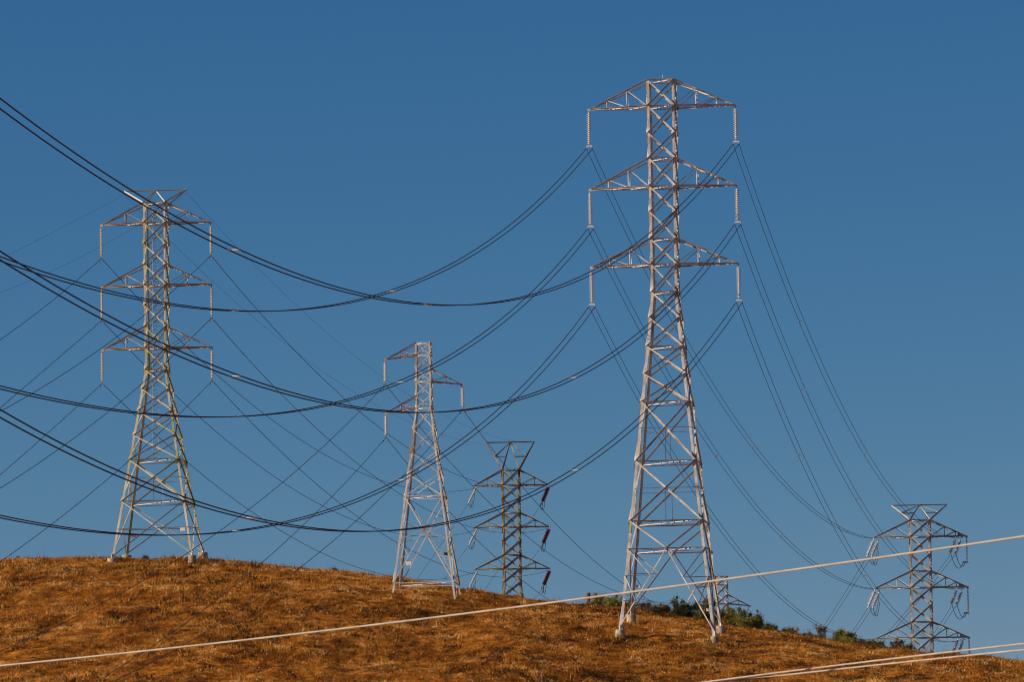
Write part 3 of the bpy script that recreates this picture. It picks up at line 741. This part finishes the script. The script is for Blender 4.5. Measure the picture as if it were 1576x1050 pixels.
# ------------------------------------------------------------------ plants, post
def bush(px, py, wpx, hpx, m, label, name='bush', dens=1.0, dY=None, stems=6, leaf=.16):
    d = ray(px, py); u = d.x/d.y; Yc = float(np.interp(u, _uu, _Y)); Y = Yc+(2.0 if dY is None else dY)
    X = u*Y; sc = F/Y; w = wpx/sc/2*1.4; hgt = hpx/sc; z = tz(X, Y)
    zt = at(px, py-hpx, Y).z; hgt = max(.35, zt-z)      # reach the height the photo shows
    root = empty(name, (X, Y, z)); tag(root, label, 'bush' if name != 'dry_shrub' else 'shrub')
    mb = MB(); R = random.Random(int(px*7+py)); tips = []
    for i in range(stems):
        a = R.random()*2*PI; q = w*.75*R.random()**.5; P0 = Vector((math.cos(a)*q*.35, math.sin(a)*q*.35, -.2)); P2 = Vector((math.cos(a)*q, math.sin(a)*q, hgt*(.55+.4*R.random())))
        P1 = P0.lerp(P2, .5)+Vector((R.uniform(-.1, .1), R.uniform(-.1, .1), .08)); mb.tube([P0, P1, P2], [.04, .028, .012], 5)
        for _ in range(4):
            s = P1.lerp(P2, R.random()); e = s+Vector((R.uniform(-.35, .35)*w, R.uniform(-.35, .35)*w, R.uniform(.05, .35)*hgt)); mb.tube([s, e], [.015, .006], 4); tips.append(e)
        tips.append(P2)
    mb.build('stem', M['twig'], root)
    # clumps of leaves at several centres
    cl = []
    for i in range(max(5, int(5+w*4))):
        a = R.random()*2*PI; q = R.random()**.5; top = (1-.55*q*q)
        cl.append((Vector((math.cos(a)*q*w*.85, math.sin(a)*q*w*.85, hgt*top*(.25+.62*R.random()))), (.16+.22*R.random())*min(w, hgt)+.08))
    for i in range(int(6+w*6)):
        a = R.random()*2*PI; q = R.random()**.5*w; cl.append((Vector((math.cos(a)*q, math.sin(a)*q, hgt*(.12+.25*R.random()))), (.25+.15*R.random())*min(w, hgt)+.08))
    cl += [(t_, .22+.20*R.random()) for t_ in tips[::3]]
    vs = []; fs = []
    n = int(dens*(900+3000*w*hgt))
    for i in range(n):
        c_, rr = cl[R.randrange(len(cl))]
        v = Vector((R.gauss(0, 1), R.gauss(0, 1), R.gauss(0, 1))).normalized()*rr*abs(R.gauss(0, .62))
        p = c_+v
        if p.z < 0: p.z = -p.z*.3
        s = leaf*R.uniform(.5, 1.1); a = Vector((R.gauss(0, 1), R.gauss(0, 1), R.gauss(0, 1))).normalized(); b_ = a.orthogonal().normalized()
        k = len(vs); vs += [p-a*s*.5, p+b_*s*.28, p+a*s*.5, p-b_*s*.28]; fs.append((k, k+1, k+2, k+3))
    mb = MB(); mb.v = [tuple(v) for v in vs]; mb.f = fs; mb.build('foliage', m, root)
G, O_, Dk, Dr = M['leaf_green'], M['leaf_olive'], M['leaf_dark'], M['leaf_dry']
BUSH = [
 (921, 932, 20, 14, O_, 'low olive bush just right of the wooden stump on the crest', 1),
 (943, 935, 27, 16, G, 'bright green bush left of the tallest pylon\'s left legs', 1),
 (966, 938, 24, 13, O_, 'olive bush seen between the left legs of the tallest pylon', 1),
 (992, 942, 24, 13, Dr, 'brownish bush just right of the tallest pylon\'s left legs', .8),
 (1011, 945, 22, 13, O_, 'dusty olive bush under the middle of the tallest pylon, left of the sprig', .8),
 (1026, 946, 18, 11, Dr, 'low brown bush under the middle of the tallest pylon', .8),
 (1040, 944, 12, 20, Dk, 'thin upright sprig rising between the bushes under the tallest pylon', .5),
 (1060, 950, 38, 24, Dk, 'large dark green bush under the tallest pylon, left of its right legs', 1.2),
 (1087, 953, 28, 30, Dk, 'tall dark bush directly behind the front right leg of the tallest pylon', 1.2),
 (1106, 957, 20, 16, G, 'small green bush between the right legs of the tallest pylon', 1),
 (1122, 959, 18, 20, O_, 'olive bush just right of the tallest pylon\'s right legs, below the distant pylon', 1),
 (1143, 962, 34, 22, G, 'wide yellow green bush under the right arm of the small distant pylon', 1.2),
 (1161, 966, 22, 18, O_, 'rounded olive bush at the right end of the main row of bushes', 1),
 (1167, 966, 10, 19, Dr, 'thin brown twiggy bush at the right end of the bush row', .5),
 (1180, 971, 9, 9, Dk, 'tiny dark bush, first one standing apart right of the bush row', .7),
 (1190, 973, 11, 9, Dk, 'small dark bush, second one standing apart right of the bush row', .7),
 (1218, 978, 24, 8, O_, 'low flat olive bush on the crest between the bush row and the dry shrub', .8),
 (1244, 983, 16, 7, Dr, 'low brown tuft just left of the dry flat-topped shrub', .6),
 (1292, 988, 22, 15, G, 'bright green bush, left one of the pair near the far right pylon', 1.1),
 (1311, 991, 24, 15, G, 'bright green bush, right one of the pair near the far right pylon', 1.1),
 (1334, 994, 20, 7, O_, 'low olive bush left of the far right pylon\'s lowest arm tip', .9),
 (1352, 996, 14, 6, O_, 'low olive bush under the lowest left arm tip of the far right pylon', .9),
 (1379, 999, 16, 13, Dr, 'dry brown bush just left of the far right pylon\'s legs', .6),
 (1398, 1001, 18, 8, O_, 'low dusty bush at the foot of the far right pylon', .7)]
for (px, py, w, h, m, lab, dn) in BUSH:
    bush(px, py, w, h, m, lab, dens=dn*1.1, dY=random.uniform(-1.0, 3.0))
bush(1264, 984, 16, 19, Dr, 'dry flat-topped brown shrub with bare stems on the right crest', name='dry_shrub', dens=.25, dY=0, stems=12)
bush(224, 864, 9, 7, Dr, 'small dry tuft on the crest between the legs of the rusty left pylon', name='dry_shrub', dens=.35, dY=0, stems=8)
bush(27, 864, 5, 6, Dk, 'tiny dark shrub on the crest near the left edge', name='dry_shrub', dens=.25, dY=0, stems=4)
bush(515, 880, 5, 5, Dk, 'tiny dark shrub on the crest midway between the two left pylons', name='dry_shrub', dens=.25, dY=0, stems=4)
# wooden stump
d = ray(905, 930); u = d.x/d.y; Yp = float(np.interp(u, _uu, _Y)); Xp = u*Yp; zp = tz(Xp, Yp); zt_ = at(905, 913, Yp).z
mb = MB(); hw = .21
ring = lambda z, s, o: [Vector((o+s*math.cos(a)*(1.2 if abs(math.cos(a)) > .5 else 1), s*math.sin(a), z)) for a in [i*PI/4+PI/8 for i in range(8)]]
R1, R2, R3 = ring(-.5, hw, 0), ring((zt_-zp)*.97, hw*.97, .03), ring(zt_-zp, hw*.85, .03)
mb.add(R1+R2+R3, [(i, (i+1) % 8, 8+(i+1) % 8, 8+i) for i in range(8)]+[(8+i, 8+(i+1) % 8, 16+(i+1) % 8, 16+i) for i in range(8)]+[tuple(range(16, 24)), tuple(range(8))[::-1]])
po = mb.build('wooden_stump', M['wood']); po.location = (Xp, Yp, zp)
tag(po, 'short dark wooden stump standing on the crest left of the tallest pylon', 'wooden post')
# scattered pale stones and clods on the slope
